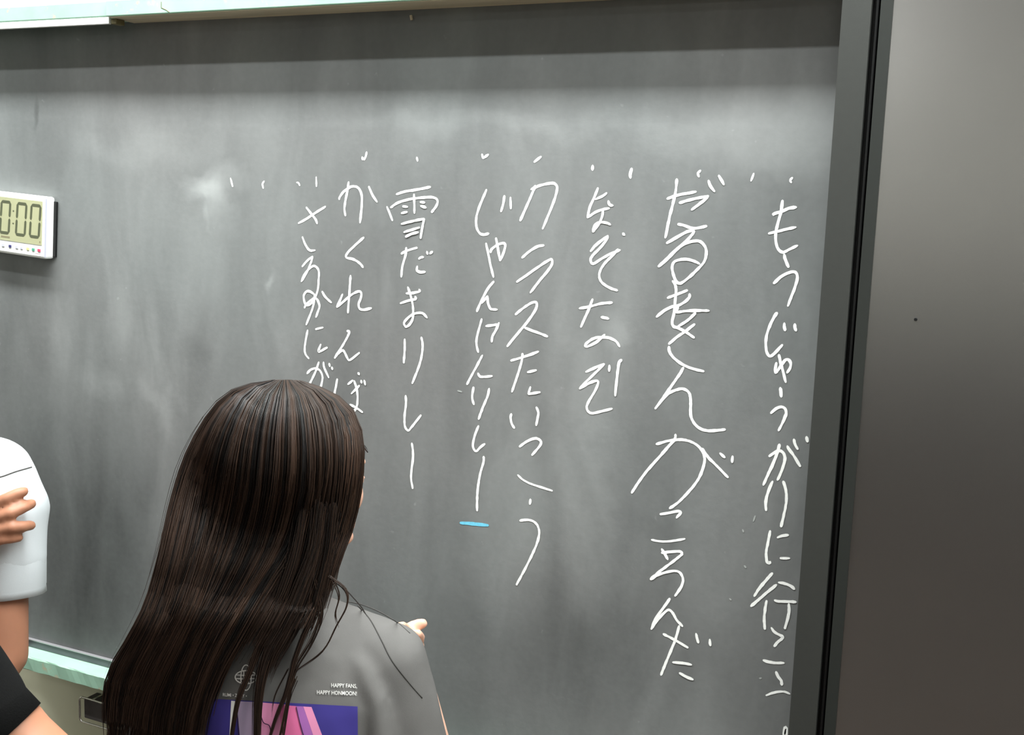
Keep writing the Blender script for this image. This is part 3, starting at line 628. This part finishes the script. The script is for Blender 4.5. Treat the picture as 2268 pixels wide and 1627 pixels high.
# ---- girl with long dark hair in the middle
T0 = 1.36
def girl():
    r2 = Vector((AX[0], AX[1], 0)).normalized(); f2 = Vector((AZ[0], AZ[1], 0)).normalized()     # her back faces the camera
    K = T0/FPX
    nb = P(640, 1340, T0); hip = Vector((nb.x, nb.y, nb.z-.47)); base = Vector((nb.x, nb.y, 0))
    g = empty('person', base, 'person with long dark hair and faded grey printed t-shirt, seen from behind', 'person')
    a35 = math.radians(50); HF = (r2*math.cos(a35)+f2*math.sin(a35)).normalized()
    hc = P(664, 1052, T0); s = .93
    hp, q, ax = head_parts(hc, HF, s)
    body = hp+[cap(q(-.02, 0, -.03), .050, nb+UP*.02, .045), cap(nb+UP*.01, .045, nb-UP*.12, .06)]
    # torso under the shirt
    ba = (r2, f2, UP)
    body += [ell(nb-UP*.16, (.125, .07, .13), ba), ell(nb-UP*.33, (.115, .068, .15), ba), ell(hip, (.13, .08, .10), ba)]
    shR, elR, wrR = P(858, 1466, T0), P(950, 1668, 1.455), P(910, 1452, 1.50)
    shL, elL, wrL = P(404, 1462, T0), P(352, 1790, 1.39), P(420, 2010, 1.50)
    body += [cap(nb-UP*.05, .045, shR, .040), cap(nb-UP*.05, .045, shL, .040), cap(shR, .040, elR, .030), cap(elR, .031, wrR, .0205), cap(shL, .040, elL, .031), cap(elL, .031, wrL, .021)]
    # right hand raised to the shoulder; its thumb sticks out past the sleeve
    d = (P(868, 1392, 1.455)-wrR).normalized()
    body += hand_parts(wrR, d, -f2-UP*.2, r2+UP*.7, .74, (.5, .5, .55, .6))
    tb = [P(898, 1398, 1.485), P(918, 1386, 1.482), P(936, 1380, 1.48)]
    body += [cap(wrR+UP*.01, .011, tb[0], .0095), cap(tb[0], .0095, tb[1], .0085), cap(tb[1], .0085, tb[2], .0072)]
    body += [cap(P(905, 1430, 1.49), .009, P(930, 1413, 1.485), .0048)]
    d = (wrL-elL).normalized(); body += hand_parts(wrL, d, r2*.3-f2*.2-UP, -r2, .74, (.25, .25, .3, .3))
    lower_body(g, hip-UP*.02, f2, body, None, .82)
    blob('body', body, .0036, 'skin', g, 4)
    face_bits(g, q, ax, s, 'hair')
    # t-shirt
    sh = [cap(P(578, 1392, T0), .046, P(700, 1388, T0), .040), cap(P(690, 1372, T0), .034, P(858, 1462, T0), .0475), cap(P(590, 1372, T0), .034, P(404, 1462, T0), .0475),
          cap(P(858, 1462, T0), .0475, P(902, 1690, 1.385), .056), cap(P(404, 1462, T0), .0475, P(360, 1700, 1.375), .056),
          ell(P(632, 1500, T0-.004), (.135, .078, .10), ba), ell(P(632, 1600, T0), (.145, .084, .16), ba),
          ell(nb-UP*.30, (.145, .09, .18), ba), ell(nb-UP*.44, (.150, .098, .12), ba),
          cap(P(822, 1440, T0-.020), .026, P(850, 1560, T0-.024), .024), cap(P(850, 1560, T0-.024), .024, P(860, 1720, T0-.02), .026)]
    # fold running from the shoulder blade down past the print
    sh += [cap(P(742, 1425, T0-.040), .012, P(796, 1474, T0-.047), .014), cap(P(796, 1474, T0-.047), .014, P(832, 1550, T0-.050), .014), cap(P(832, 1550, T0-.050), .014, P(846, 1700, T0-.048), .016)]
    wr_ = wrinkles(.0026, (16, 16, 9), 3.0)
    so = blob('shirt', sh, .0045, 'shirt', g, 7, wr_)
    tag(so, 'faded grey t-shirt with a printed back')
    bvh = BVHTree.FromObject(so, bpy.context.evaluated_depsgraph_get())
    def onback(px, py, off=.0012, t=1.1):
        o_ = P(px, py, t); dr = (o_-Vector(CAM)).normalized(); h = bvh.ray_cast(o_, dr)
        if h[0] is None: return P(px, py, T0-.07), -Vector(AZ)
        return h[0]-dr*off, h[1]
    def seam(name, pts, r=.0009):
        pts = catmull(pts, 6); obj(name, tube_bm([onback(p[0], p[1], .0001)[0] for p in pts], r, 6), 'seam', so, True)
    seam('seam', [(770, 1332), (800, 1338), (840, 1354), (880, 1378), (908, 1402)], .0007)
    seam('seam', [(792, 1340), (820, 1372), (846, 1420), (868, 1462), (905, 1510), (935, 1545)], .0008)
    seam('seam', [(548, 1368), (585, 1374), (640, 1376), (700, 1366)], .0007)
    # print panel: flat shapes lying on the cloth
    def sheet(name, poly, off, m, nx=14, ny=10):
        """quad given by four pixel corners tl,tr,br,bl, laid on the back"""
        bm = bmesh.new(); tl, tr_, br_, bl = [np.array(p, float) for p in poly]; vs = []
        for j in range(ny+1):
            row = []
            for i in range(nx+1):
                u, v = i/nx, j/ny; p = (tl*(1-u)+tr_*u)*(1-v)+(bl*(1-u)+br_*u)*v; row.append(bm.verts.new(onback(p[0], p[1], off)[0]))
            vs.append(row)
        for j in range(ny):
            for i in range(nx): bm.faces.new((vs[j][i], vs[j+1][i], vs[j+1][i+1], vs[j][i+1]))
        return obj(name, bm, m, so, True)
    tag(sheet('print_panel', [(455, 1546), (792, 1564), (794, 1790), (448, 1790)], .0009, 'navy', 70, 50), 'navy blue printed rectangle')
    Z = [('white_print', [(512, 1551), (521, 1552), (508, 1790), (500, 1790)], 'thin white stripe', 2, 20), ('lilac', [(524, 1552), (566, 1554), (580, 1700), (532, 1640)], 'pale lilac shape', 8, 14),
         ('lilac', [(532, 1640), (580, 1700), (590, 1790), (540, 1790)], 'pale lilac shape', 8, 8),
         ('rose', [(566, 1554), (640, 1560), (640, 1790), (580, 1790)], 'rose pink shape', 10, 18), ('pink', [(616, 1560), (656, 1563), (672, 1640), (628, 1640)], 'pink shape', 6, 10),
         ('pink', [(628, 1640), (672, 1640), (700, 1790), (640, 1790)], 'pink shape', 6, 12),
         ('purple', [(656, 1563), (676, 1564), (706, 1660), (672, 1640)], 'purple band', 4, 10), ('rose', [(672, 1564), (690, 1565), (722, 1650), (698, 1640)], 'rose edge band', 3, 10),
         ('purple', [(672, 1640), (712, 1650), (745, 1790), (700, 1790)], 'purple band', 6, 10)]
    for k, (m_, pl, lb, nx_, ny_) in enumerate(Z): tag(sheet('print_shape', pl, .0011+.00010*k, m_, nx_*2, ny_*2), lb)
    def line(name, pts, w, m, off=.0023):
        """thin printed line: a ribbon of w pixels on the cloth"""
        pts = [np.array(p[:2], float) for p in catmull(pts, 5)]; bm = bmesh.new(); A, B = [], []
        for i, p in enumerate(pts):
            d_ = pts[min(i+1, len(pts)-1)]-pts[max(i-1, 0)]; d_ /= np.linalg.norm(d_)+1e-9; n_ = np.array([-d_[1], d_[0]])*w/2
            A.append(bm.verts.new(onback(*(p+n_), off)[0])); B.append(bm.verts.new(onback(*(p-n_), off)[0]))
        for i in range(len(pts)-1): bm.faces.new((A[i], B[i], B[i+1], A[i+1]))
        return bm
    bm = line('print_line', [(524, 1552), (526, 1590), (530, 1640)], 1.6, 'ink'); obj('print_line', bm, 'ink', so)
    obj('print_line', line('x', [(656, 1565), (664, 1600), (676, 1640)], 1.8, 'ink'), 'ink', so)
    obj('print_line', line('x', [(578, 1585), (584, 1600), (596, 1606), (600, 1620)], 2.0, 'ink'), 'ink', so)
    # emblem: two interlaced ovals crossed by a small grid
    bm = bmesh.new()
    def addl(pts, w):
        b2 = line('x', pts, w, 'ink', .0013); me = bpy.data.meshes.new('t'); b2.to_mesh(me); b2.free(); bm.from_mesh(me); bpy.data.meshes.remove(me)
    def oval(cx, cy, rx, ry, a0=0, a1=360, n=16): return [(cx+rx*math.cos(math.radians(a0+(a1-a0)*k/n)), cy+ry*math.sin(math.radians(a0+(a1-a0)*k/n))) for k in range(n+1)]
    addl(oval(545, 1499, 24, 14.5), 2.6); addl(oval(545, 1500, 11.5, 28), 2.4)
    for dy in (-5, 3): addl([(523, 1499+dy), (545, 1500+dy), (567, 1499+dy)], 2.0)
    for dx in (-5, 5): addl([(545+dx, 1486), (545+dx, 1500), (545+dx, 1514)], 2.0)
    tag(obj('emblem', bm, 'white_print', so), 'small white emblem of interlaced ovals and a grid')
    # lettering on the cloth
    def text(body_, x_right, y_base, size_px, name, align='RIGHT', slope=.035, sx=.78):
        cu = bpy.data.curves.new('t', 'FONT'); cu.body = body_; cu.size = 1.0; cu.align_x = align; cu.resolution_u = 3; cu.offset = .012
        to = bpy.data.objects.new('t', cu); COL.objects.link(to); dg = bpy.context.evaluated_depsgraph_get(); me = bpy.data.meshes.new_from_object(to.evaluated_get(dg)); bpy.data.objects.remove(to, do_unlink=True)
        for v in me.vertices:
            px = x_right+v.co.x*size_px*sx; py = y_base-v.co.y*size_px+(px-x_right)*slope
            v.co = onback(px, py, .0016)[0]
        me.name = name; return link(name, me, 'white_print', so)
    text('HAPPY FANS,', 791, 1523, 12.6, 'back_lettering'); text('HAPPY HONMOON!', 791, 1539.5, 12.6, 'back_lettering')
    text('RUMI \u2022 ZOEY \u2022', 493, 1541, 10.2, 'back_lettering', 'LEFT', .06, .82)
    hair(g, hc)
    return g

def hair(g, hc):
    G = [  # guide lines (pixel x, y) from the crown to the tips
     [(600,842),(530,858),(480,895),(445,945),(415,1005),(393,1070),(372,1150),(350,1250),(328,1340),(290,1420),(248,1490),(234,1560),(238,1640)],
     [(610,841),(555,862),(520,910),(492,980),(475,1060),(455,1160),(430,1260),(395,1360),(345,1450),(305,1540),(290,1650)],
     [(620,841),(590,870),(568,930),(556,1000),(545,1100),(520,1200),(475,1300),(425,1400),(385,1500),(355,1580),(340,1670)],
     [(632,841),(635,880),(632,950),(630,1040),(620,1120),(595,1210),(548,1300),(488,1400),(440,1490),(412,1570),(400,1670)],
     [(645,842),(680,880),(696,950),(700,1040),(690,1120),(660,1210),(600,1300),(545,1390),(495,1480),(468,1560),(452,1670)],
     [(660,843),(715,872),(748,925),(758,1010),(750,1100),(732,1190),(706,1280),(672,1370),(625,1460),(590,1550),(575,1680)],
     [(668,844),(738,872),(785,914),(803,980),(797,1070),(778,1160),(744,1250),(728,1330),(690,1420),(650,1520),(630,1690)]]
    NP = 22
    def resample(pl):
        pl = [np.array(p, float) for p in catmull(pl, 5)]; d = [0]
        for i in range(1, len(pl)): d.append(d[-1]+np.linalg.norm(pl[i]-pl[i-1]))
        d = np.array(d)/d[-1]; t = np.linspace(0, 1, NP); A = np.array(pl)
        return np.stack([np.interp(t, d, A[:, 0]), np.interp(t, d, A[:, 1])], 1)
    GR = np.array([resample(p) for p in G])
    def depth(x, y, lay, a):
        dx, dy = (x-640)/205.0, (y-1030)/195.0
        h = math.sqrt(max(0, 1-dx*dx-dy*dy)+.06)*.103
        hang = .036+.052*math.exp(-((x-600)/260.0)**2) + (.014 if y > 1330 else 0)
        k = min(1, max(0, (y-1040)/230)); k = k*k*(3-2*k)
        dd_ = h*(1-k)+hang*k
        if y < 1040: return -dd_*lay
        return -dd_*(lay*(1-k)+(.55+.45*lay)*k)
    V, Fc, At = [], [], []
    def strand(a, lay, r, tip=1.0, jit=6, wav=0, sw=0):
        i = min(int(a), len(G)-2); f = a-i; base_ = GR[i]*(1-f)+GR[i+1]*f
        n = max(6, int(NP*tip)); ph = random.uniform(0, 6.3); jx = random.gauss(0, jit); jy = random.gauss(0, jit*.5); c = min(1, max(0, .38+1.0*noise.noise(Vector((a*6.5, lay*2, 4)))+.5*noise.noise(Vector((a*23, lay*3, 9)))+random.gauss(0, .09)))
        cl = a*9.0
        pts = []
        for k in range(n):
            x, y = base_[k]; t = k/(NP-1)
            g_ = min(1, t*3)
            x += jx*g_*(.4+t)+wav*math.sin(ph+t*9)*t+sw*t*t + 7*math.sin(y/62.0+a*2.3+1)*max(0, t-.35); y += jy*g_
            lv = lay+.075*noise.noise(Vector((cl, k*.16, 2)))+.04*noise.noise(Vector((a*31, k*.2, 5)))
            pts.append(P(x, y, T0+depth(x, y, lv, a)+random.gauss(0, .0003)))
        k0 = len(V)
        for k, p in enumerate(pts):
            d = (pts[min(k+1, n-1)]-pts[max(k-1, 0)]).normalized(); u = d.cross(Vector(AZ)).normalized(); w = d.cross(u)
            rr = r*min(1, .5+k*.3)*(1-.75*max(0, (k/(n-1)-.6)/.4))
            for j in range(3):
                an = 2*math.pi*j/3; V.append(p+(u*math.cos(an)+w*math.sin(an)*.7)*rr); At.append(c)
        for k in range(n-1):
            for j in range(3): Fc.append((k0+k*3+j, k0+k*3+(j+1) % 3, k0+(k+1)*3+(j+1) % 3, k0+(k+1)*3+j))
    def flyaway():
        for _ in range(90): strand(random.uniform(0, .5), random.uniform(.2, 1), .0003, random.uniform(.5, 1), 13, 5)
    def clump(a0, cnt, lay0, r, tip, jit, wav=0, sw=0):
        for _ in range(cnt): strand(min(5.999, max(0, a0+random.gauss(0, .07))), lay0+random.uniform(-.05, .05), r, tip+random.uniform(-.06, .0), jit, wav, sw)
    # dense outer coat over the head and the left part
    for _ in range(4300):
        a = random.random()**.93*6.0
        tip = random.choice((1.0, random.uniform(.84, 1.0))) if a < 4.0 else (random.uniform(.60, .78) if a > 4.6 else random.uniform(.7, .97))
        if a > 3.5: tip = min(tip, random.uniform(.52, .80-.025*(a-3.5)))
        if a > 4.6: tip = min(tip, random.uniform(.60, .74))
        strand(min(a, 5.999), random.uniform(.93, 1.05), random.uniform(.00040, .0010), tip, 5.5, random.uniform(0, 4))
    for _ in range(700): strand(random.random()*4.1, random.uniform(.0, .9), random.uniform(.0012, .0022), random.uniform(.9, 1), 7, 3)
    for _ in range(160): strand(random.random()*5.9, random.uniform(-.6, .3), random.uniform(.0012, .0022), random.uniform(.5, .62), 7, 3)
    for _ in range(46):   # ribs of hair that catch the light
        a = random.random()*4.0; clump(a, 16, 1.07, .0006, 1.0, 4, random.uniform(0, 5), random.uniform(-14, 14))
    def fly(pts, cnt, r=.0005, sp=2.0, z=-.094):
        for _ in range(cnt):
            ox, oy = random.gauss(0, sp), random.gauss(0, sp)
            zz = z+random.uniform(-.004, .006); cut_ = random.uniform(.86, 1.0); cc_ = min(1, max(0, random.gauss(.35, .2))); cc = catmull(pts, 5)
            q_ = [P(p[0]+ox*(1-.6*i/len(cc)), p[1]+oy, T0+zz) for i, p in enumerate(cc)][:max(6, int(len(cc)*cut_))]
            k0 = len(V)
            for k, p in enumerate(q_):
                d = (q_[min(k+1, len(q_)-1)]-q_[max(k-1, 0)]).normalized(); u = d.cross(Vector(AZ)).normalized(); w = d.cross(u)
                for j in range(3): V.append(p+(u*math.cos(2.094*j)+w*math.sin(2.094*j))*r*(1-.8*max(0, k/(len(q_)-1)-.7)/.3)); At.append(cc_)
            for k in range(len(q_)-1):
                for j in range(3): Fc.append((k0+k*3+j, k0+k*3+(j+1) % 3, k0+(k+1)*3+(j+1) % 3, k0+(k+1)*3+j))
    flyaway()
    # loose locks over the shirt
    fly([(675, 1120), (660, 1220), (632, 1310), (600, 1370), (578, 1420), (552, 1490), (528, 1550), (512, 1640), (500, 1700)], 46, .0005, 5.0)
    fly([(670, 1130), (650, 1230), (620, 1320), (596, 1380), (574, 1430), (548, 1500)], 40, .0005, 9.0)
    fly([(712, 1120), (695, 1220), (660, 1310), (630, 1380), (602, 1430), (582, 1485), (572, 1550), (569, 1640), (566, 1710)], 110, .0005, 8.0)
    fly([(716, 1130), (704, 1230), (672, 1330), (640, 1400), (612, 1450), (594, 1500)], 90, .0005, 12.0)
    fly([(742, 1120), (730, 1220), (708, 1310), (690, 1370), (672, 1410), (652, 1465), (643, 1502), (632, 1540), (613, 1586), (596, 1640), (580, 1700)], 34, .0005, 3.5)
    fly([(730, 1130), (718, 1230), (700, 1320), (690, 1370), (668, 1420)], 60, .0005, 11.0)
    fly([(728, 1275), (765, 1305), (768, 1340), (745, 1385), (715, 1440), (660, 1482), (648, 1495)], 6, .0006, 1.6)
    fly([(735, 1280), (750, 1320), (742, 1360), (752, 1400)], 4)
    fly([(760, 1300), (800, 1345), (815, 1372)], 2, .0004, 1)
    fly([(700, 1290), (710, 1360), (690, 1420), (655, 1480), (640, 1540), (625, 1640), (618, 1690)], 12, .0006, 4)
    fly([(640, 1480), (610, 1540), (600, 1600)], 3, .0004); fly([(655, 1500), (640, 1540), (622, 1620), (610, 1660)], 8, .0006, 3)
    me = bpy.data.meshes.new('hair'); me.from_pydata([tuple(v) for v in V], [], Fc)
    at = me.attributes.new('strand', 'FLOAT', 'POINT'); at.data.foreach_set('value', At)
    for p in me.polygons: p.use_smooth = True
    h = link('hair', me, 'hair', g); tag(h, 'long straight dark brown hair'); h['kind'] = 'stuff'
    # inner mass under the strands
    r2, f2 = Vector((AX[0], AX[1], 0)).normalized(), Vector((AZ[0], AZ[1], 0)).normalized()
    pr = [ell(P(632, 1012, T0+.004), (.083, .084, .078), (r2, f2, UP)), ell(P(615, 1080, T0+.012), (.078, .070, .095), (r2, f2, UP))]
    for a, rr in ((.7, .012), (1.4, .017), (2.2, .021), (3.0, .020), (3.8, .017)):
        i = int(a); f = a-i; b_ = GR[i]*(1-f)+GR[i+1]*f
        ps = [P(b_[k][0], b_[k][1], T0+depth(b_[k][0], b_[k][1], .45, a)+.004) for k in range(4, 18, 2)]
        for k in range(len(ps)-1): pr.append(cap(ps[k], rr*(1-.09*k), ps[k+1], rr*(1-.09*(k+1))))
    hm = blob('hair_mass', pr, .006, 'hair', g, 8); tag(hm, 'dense dark hair under the outer strands')
girl()

# ---- person in a white t-shirt at the left edge, arms crossed over
def left_person():
    r2 = Vector((AX[0], AX[1], 0)).normalized(); f2 = Vector((AZ[0], AZ[1], 0)).normalized()
    F = (-f2+r2*.15).normalized(); R = F.cross(UP).normalized()
    TA = 1.75
    nb = P(-215, 955, TA); hip = Vector((nb.x, nb.y, nb.z-.52)); base = Vector((nb.x, nb.y, 0))
    g = empty('person', base, 'person in a white t-shirt at the left edge, one hand resting on the other arm', 'person')
    hc = nb+UP*.158+F*.02; s = 1.0
    hp, q, ax = head_parts(hc, F, s); ba = (R, F, UP)
    body = hp+[cap(q(-.02, 0, -.04), .052, nb, .050), cap(nb, .05, nb-UP*.12, .07), ell(nb-UP*.17, (.15, .085, .15), ba), ell(nb-UP*.38, (.135, .08, .17), ba), ell(hip, (.15, .09, .10), ba)]
    sL, eL, wL = P(-6, 1055, TA), P(8, 1450, 1.74), P(-110, 1640, 1.66)
    sR, eR, wR = P(-440, 1040, TA), P(-360, 1400, 1.62), P(-118, 1196, 1.672)
    body += [cap(nb-UP*.05, .05, sL, .048), cap(nb-UP*.05, .05, sR, .048), cap(sL, .045, eL, .036), cap(eL, .036, wL, .024), cap(sR, .045, eR, .036), cap(eR, .036, wR, .026)]
    body += hand_parts(wL, (wL-eL), -F, UP, .85, (.3, .3, .35, .4))
    # hand laid over the sleeve: palm, four fingers, thumb on the front of the arm
    kn = [P(-22, 1122, 1.672), P(-16, 1150, 1.668), P(-16, 1176, 1.668), P(-22, 1200, 1.672)]
    tips = [[P(16, 1104, 1.668), P(38, 1093, 1.674), P(52, 1088, 1.680)], [P(24, 1136, 1.664), P(52, 1123, 1.676), P(69, 1115, 1.694)],
            [P(26, 1167, 1.664), P(52, 1165, 1.676), P(68, 1163, 1.694)], [P(6, 1194, 1.667), P(28, 1192, 1.672), P(42, 1190, 1.680)]]
    for k, t_, r in zip(kn, tips, (.0092, .0095, .0092, .0080)):
        body += [cap(wR+(k-kn[1])*.5, .015, k, .0115), cap(k, .0105, t_[0], r), cap(t_[0], r, t_[1], r*.93), cap(t_[1], r*.93, t_[2], r*.85)]
    body += [cap(wR+UP*.02, .014, P(-70, 1095, 1.66), .011), cap(P(-70, 1095, 1.66), .011, P(-50, 1050, 1.672), .009)]
    lower_body(g, hip, F, body, None, .95)
    bo = blob('body', body, .0036, 'skin2', g, 3)
    face_bits(g, q, ax, s, 'iris')
    # short hair cap
    hq = [ell(q(-.022, 0, .045), (.098, .081, .086), ax), ell(q(-.045, 0, -.01), (.068, .076, .075), ax)]
    tag(blob('hair', hq, .005, 'hair', g, 4, wrinkles(.003, (60, 60, 20))), 'short dark hair')
    sh = [cap(nb-UP*.022-R*.05, .052, nb-UP*.022+R*.05, .052), cap(nb-UP*.035, .055, P(-16, 1052, TA), .060), cap(nb-UP*.035, .055, P(-440, 1040, TA), .062),
          cap(P(-16, 1052, TA), .061, P(12, 1130, 1.752), .064), cap(P(12, 1130, 1.752), .064, P(20, 1228, 1.755), .0565), cap(P(-440, 1040, TA), .064, P(-385, 1270, 1.68), .058),
          ell(nb-UP*.18, (.165, .10, .15), ba), ell(nb-UP*.38, (.155, .098, .2), ba), ell(nb-UP*.50, (.16, .105, .12), ba)]
    def cut(co): return 0
    so = blob('shirt', sh, .005, 'white_cotton', g, 6, wrinkles(.003, (10, 10, 13), 5))
    # square hem band of the sleeve
    axis = (P(24, 1330, 1.755)-P(18, 1200, 1.754)).normalized(); u = Vector(AX); u = (u-axis*u.dot(axis)).normalized(); w = axis.cross(u); bm = bmesh.new()
    c0, c1 = P(19, 1225, 1.755), P(20, 1316, 1.755); rings = []
    for (c_, r) in ((c0, .0548), (c1-axis*.012, .0545), (c1-axis*.0105, .0538), (c1, .0546), (c1, .0525), (c0, .0522)):
        rings.append([bm.verts.new(c_+(u*math.cos(2*math.pi*k/40)+w*math.sin(2*math.pi*k/40))*r*(1+.012*math.sin(k*.9))) for k in range(40)])
    for i in range(len(rings)-1):
        for k in range(40): bm.faces.new((rings[i][k], rings[i][(k+1) % 40], rings[i+1][(k+1) % 40], rings[i+1][k]))
    bmesh.ops.recalc_face_normals(bm, faces=bm.faces[:]); obj('sleeve_hem', bm, 'white_cotton', so, True)
    bvh = BVHTree.FromObject(so, bpy.context.evaluated_depsgraph_get())
    pts = []
    for p in catmull([(-40, 1062), (0, 1056), (35, 1044), (70, 1034)], 6):
        o_ = P(p[0], p[1], 1.4); dr = (o_-Vector(CAM)).normalized(); h = bvh.ray_cast(o_, dr)
        if h[0]: pts.append(h[0]-dr*.0002)
    if len(pts) > 2: tag(obj('seam', tube_bm(pts, .0010, 6), 'seam', so, True), 'armhole seam')
left_person()

# ---- person in black at the lower left corner
def corner_person():
    r2 = Vector((AX[0], AX[1], 0)).normalized(); f2 = Vector((AZ[0], AZ[1], 0)).normalized()
    F = (f2*.8+r2*.6).normalized(); R = F.cross(UP).normalized(); TB = 1.10
    sh_ = P(-98, 1492, TB); el = P(180, 1765, 1.11); wr = P(150, 2060, 1.08)
    nb = sh_-R*.155+UP*.05; hip = Vector((nb.x, nb.y, nb.z-.48)); base = Vector((nb.x, nb.y, 0))
    g = empty('person', base, 'person in a black short-sleeved t-shirt cut off at the lower left corner', 'person')
    hc = nb+UP*.150+F*.02; s = .96; hp, q, ax = head_parts(hc, F, s); ba = (R, F, UP)
    body = hp+[cap(q(-.02, 0, -.04), .05, nb, .047), cap(nb, .047, nb-UP*.12, .065), ell(nb-UP*.16, (.135, .08, .14), ba), ell(nb-UP*.35, (.125, .075, .16), ba), ell(hip, (.14, .085, .10), ba)]
    a14 = P(30, 1652, 1.11)
    body += [cap(nb-UP*.05, .045, sh_, .042), cap(sh_, .040, a14, .0405), cap(a14, .0405, el, .033), cap(el, .033, wr, .023)]
    body += hand_parts(wr, wr-el, F-UP, R*-1, .8, (.3, .3, .3, .35))
    s2 = nb-R*.155-UP*.05; e2 = s2-UP*.25+F*.03; w2 = e2-UP*.18+F*.10
    body += [cap(nb-UP*.05, .045, s2, .042), cap(s2, .042, e2, .034), cap(e2, .034, w2, .023)]+hand_parts(w2, w2-e2, R, F, .8, (.3, .3, .3, .35))
    lower_body(g, hip, F, body, None, .9)
    blob('body', body, .0042, 'skin2', g, 4); face_bits(g, q, ax, s, 'iris')
    tag(blob('hair', [ell(q(-.022, 0, .045), (.098, .081, .086), ax), ell(q(-.045, 0, -.02), (.068, .076, .085), ax)], .005, 'hair', g, 4, wrinkles(.003, (60, 60, 20))), 'short dark hair')
    axd = (a14-sh_).normalized()
    sp = [cap(nb-UP*.03-R*.04, .048, nb-UP*.03+R*.04, .048), cap(nb-UP*.03, .05, sh_, .0455), cap(nb-UP*.03, .05, s2, .05), cap(sh_, .0470, P(-40, 1588, 1.104), .0465), cap(s2, .05, s2-UP*.13, .052),
          ell(nb-UP*.17, (.15, .098, .14), ba), ell(nb-UP*.35, (.145, .095, .18), ba), ell(nb-UP*.46, (.15, .10, .12), ba)]
    so = blob('shirt', sp, .005, 'black_cotton', g, 5, wrinkles(.002, (12, 12, 12), 8))
    # sleeve end with its own hem
    hem0 = P(-60, 1566, 1.103); hem1 = P(6, 1633, 1.107); axis = (hem1-hem0).normalized(); u = Vector(AX); u = (u-axis*u.dot(axis)).normalized(); w = axis.cross(u); bm = bmesh.new(); rings = []
    for (c_, r) in ((hem0, .0462), (hem1, .0455), (hem1, .0425), (hem0, .0422)):
        rings.append([bm.verts.new(c_+(u*math.cos(2*math.pi*k/40)+w*math.sin(2*math.pi*k/40))*r) for k in range(40)])
    for i in range(3):
        for k in range(40): bm.faces.new((rings[i][k], rings[i][(k+1) % 40], rings[i+1][(k+1) % 40], rings[i+1][k]))
    bmesh.ops.recalc_face_normals(bm, faces=bm.faces[:]); obj('sleeve_hem', bm, 'black_cotton', so, True)
corner_person()
ICO.free()
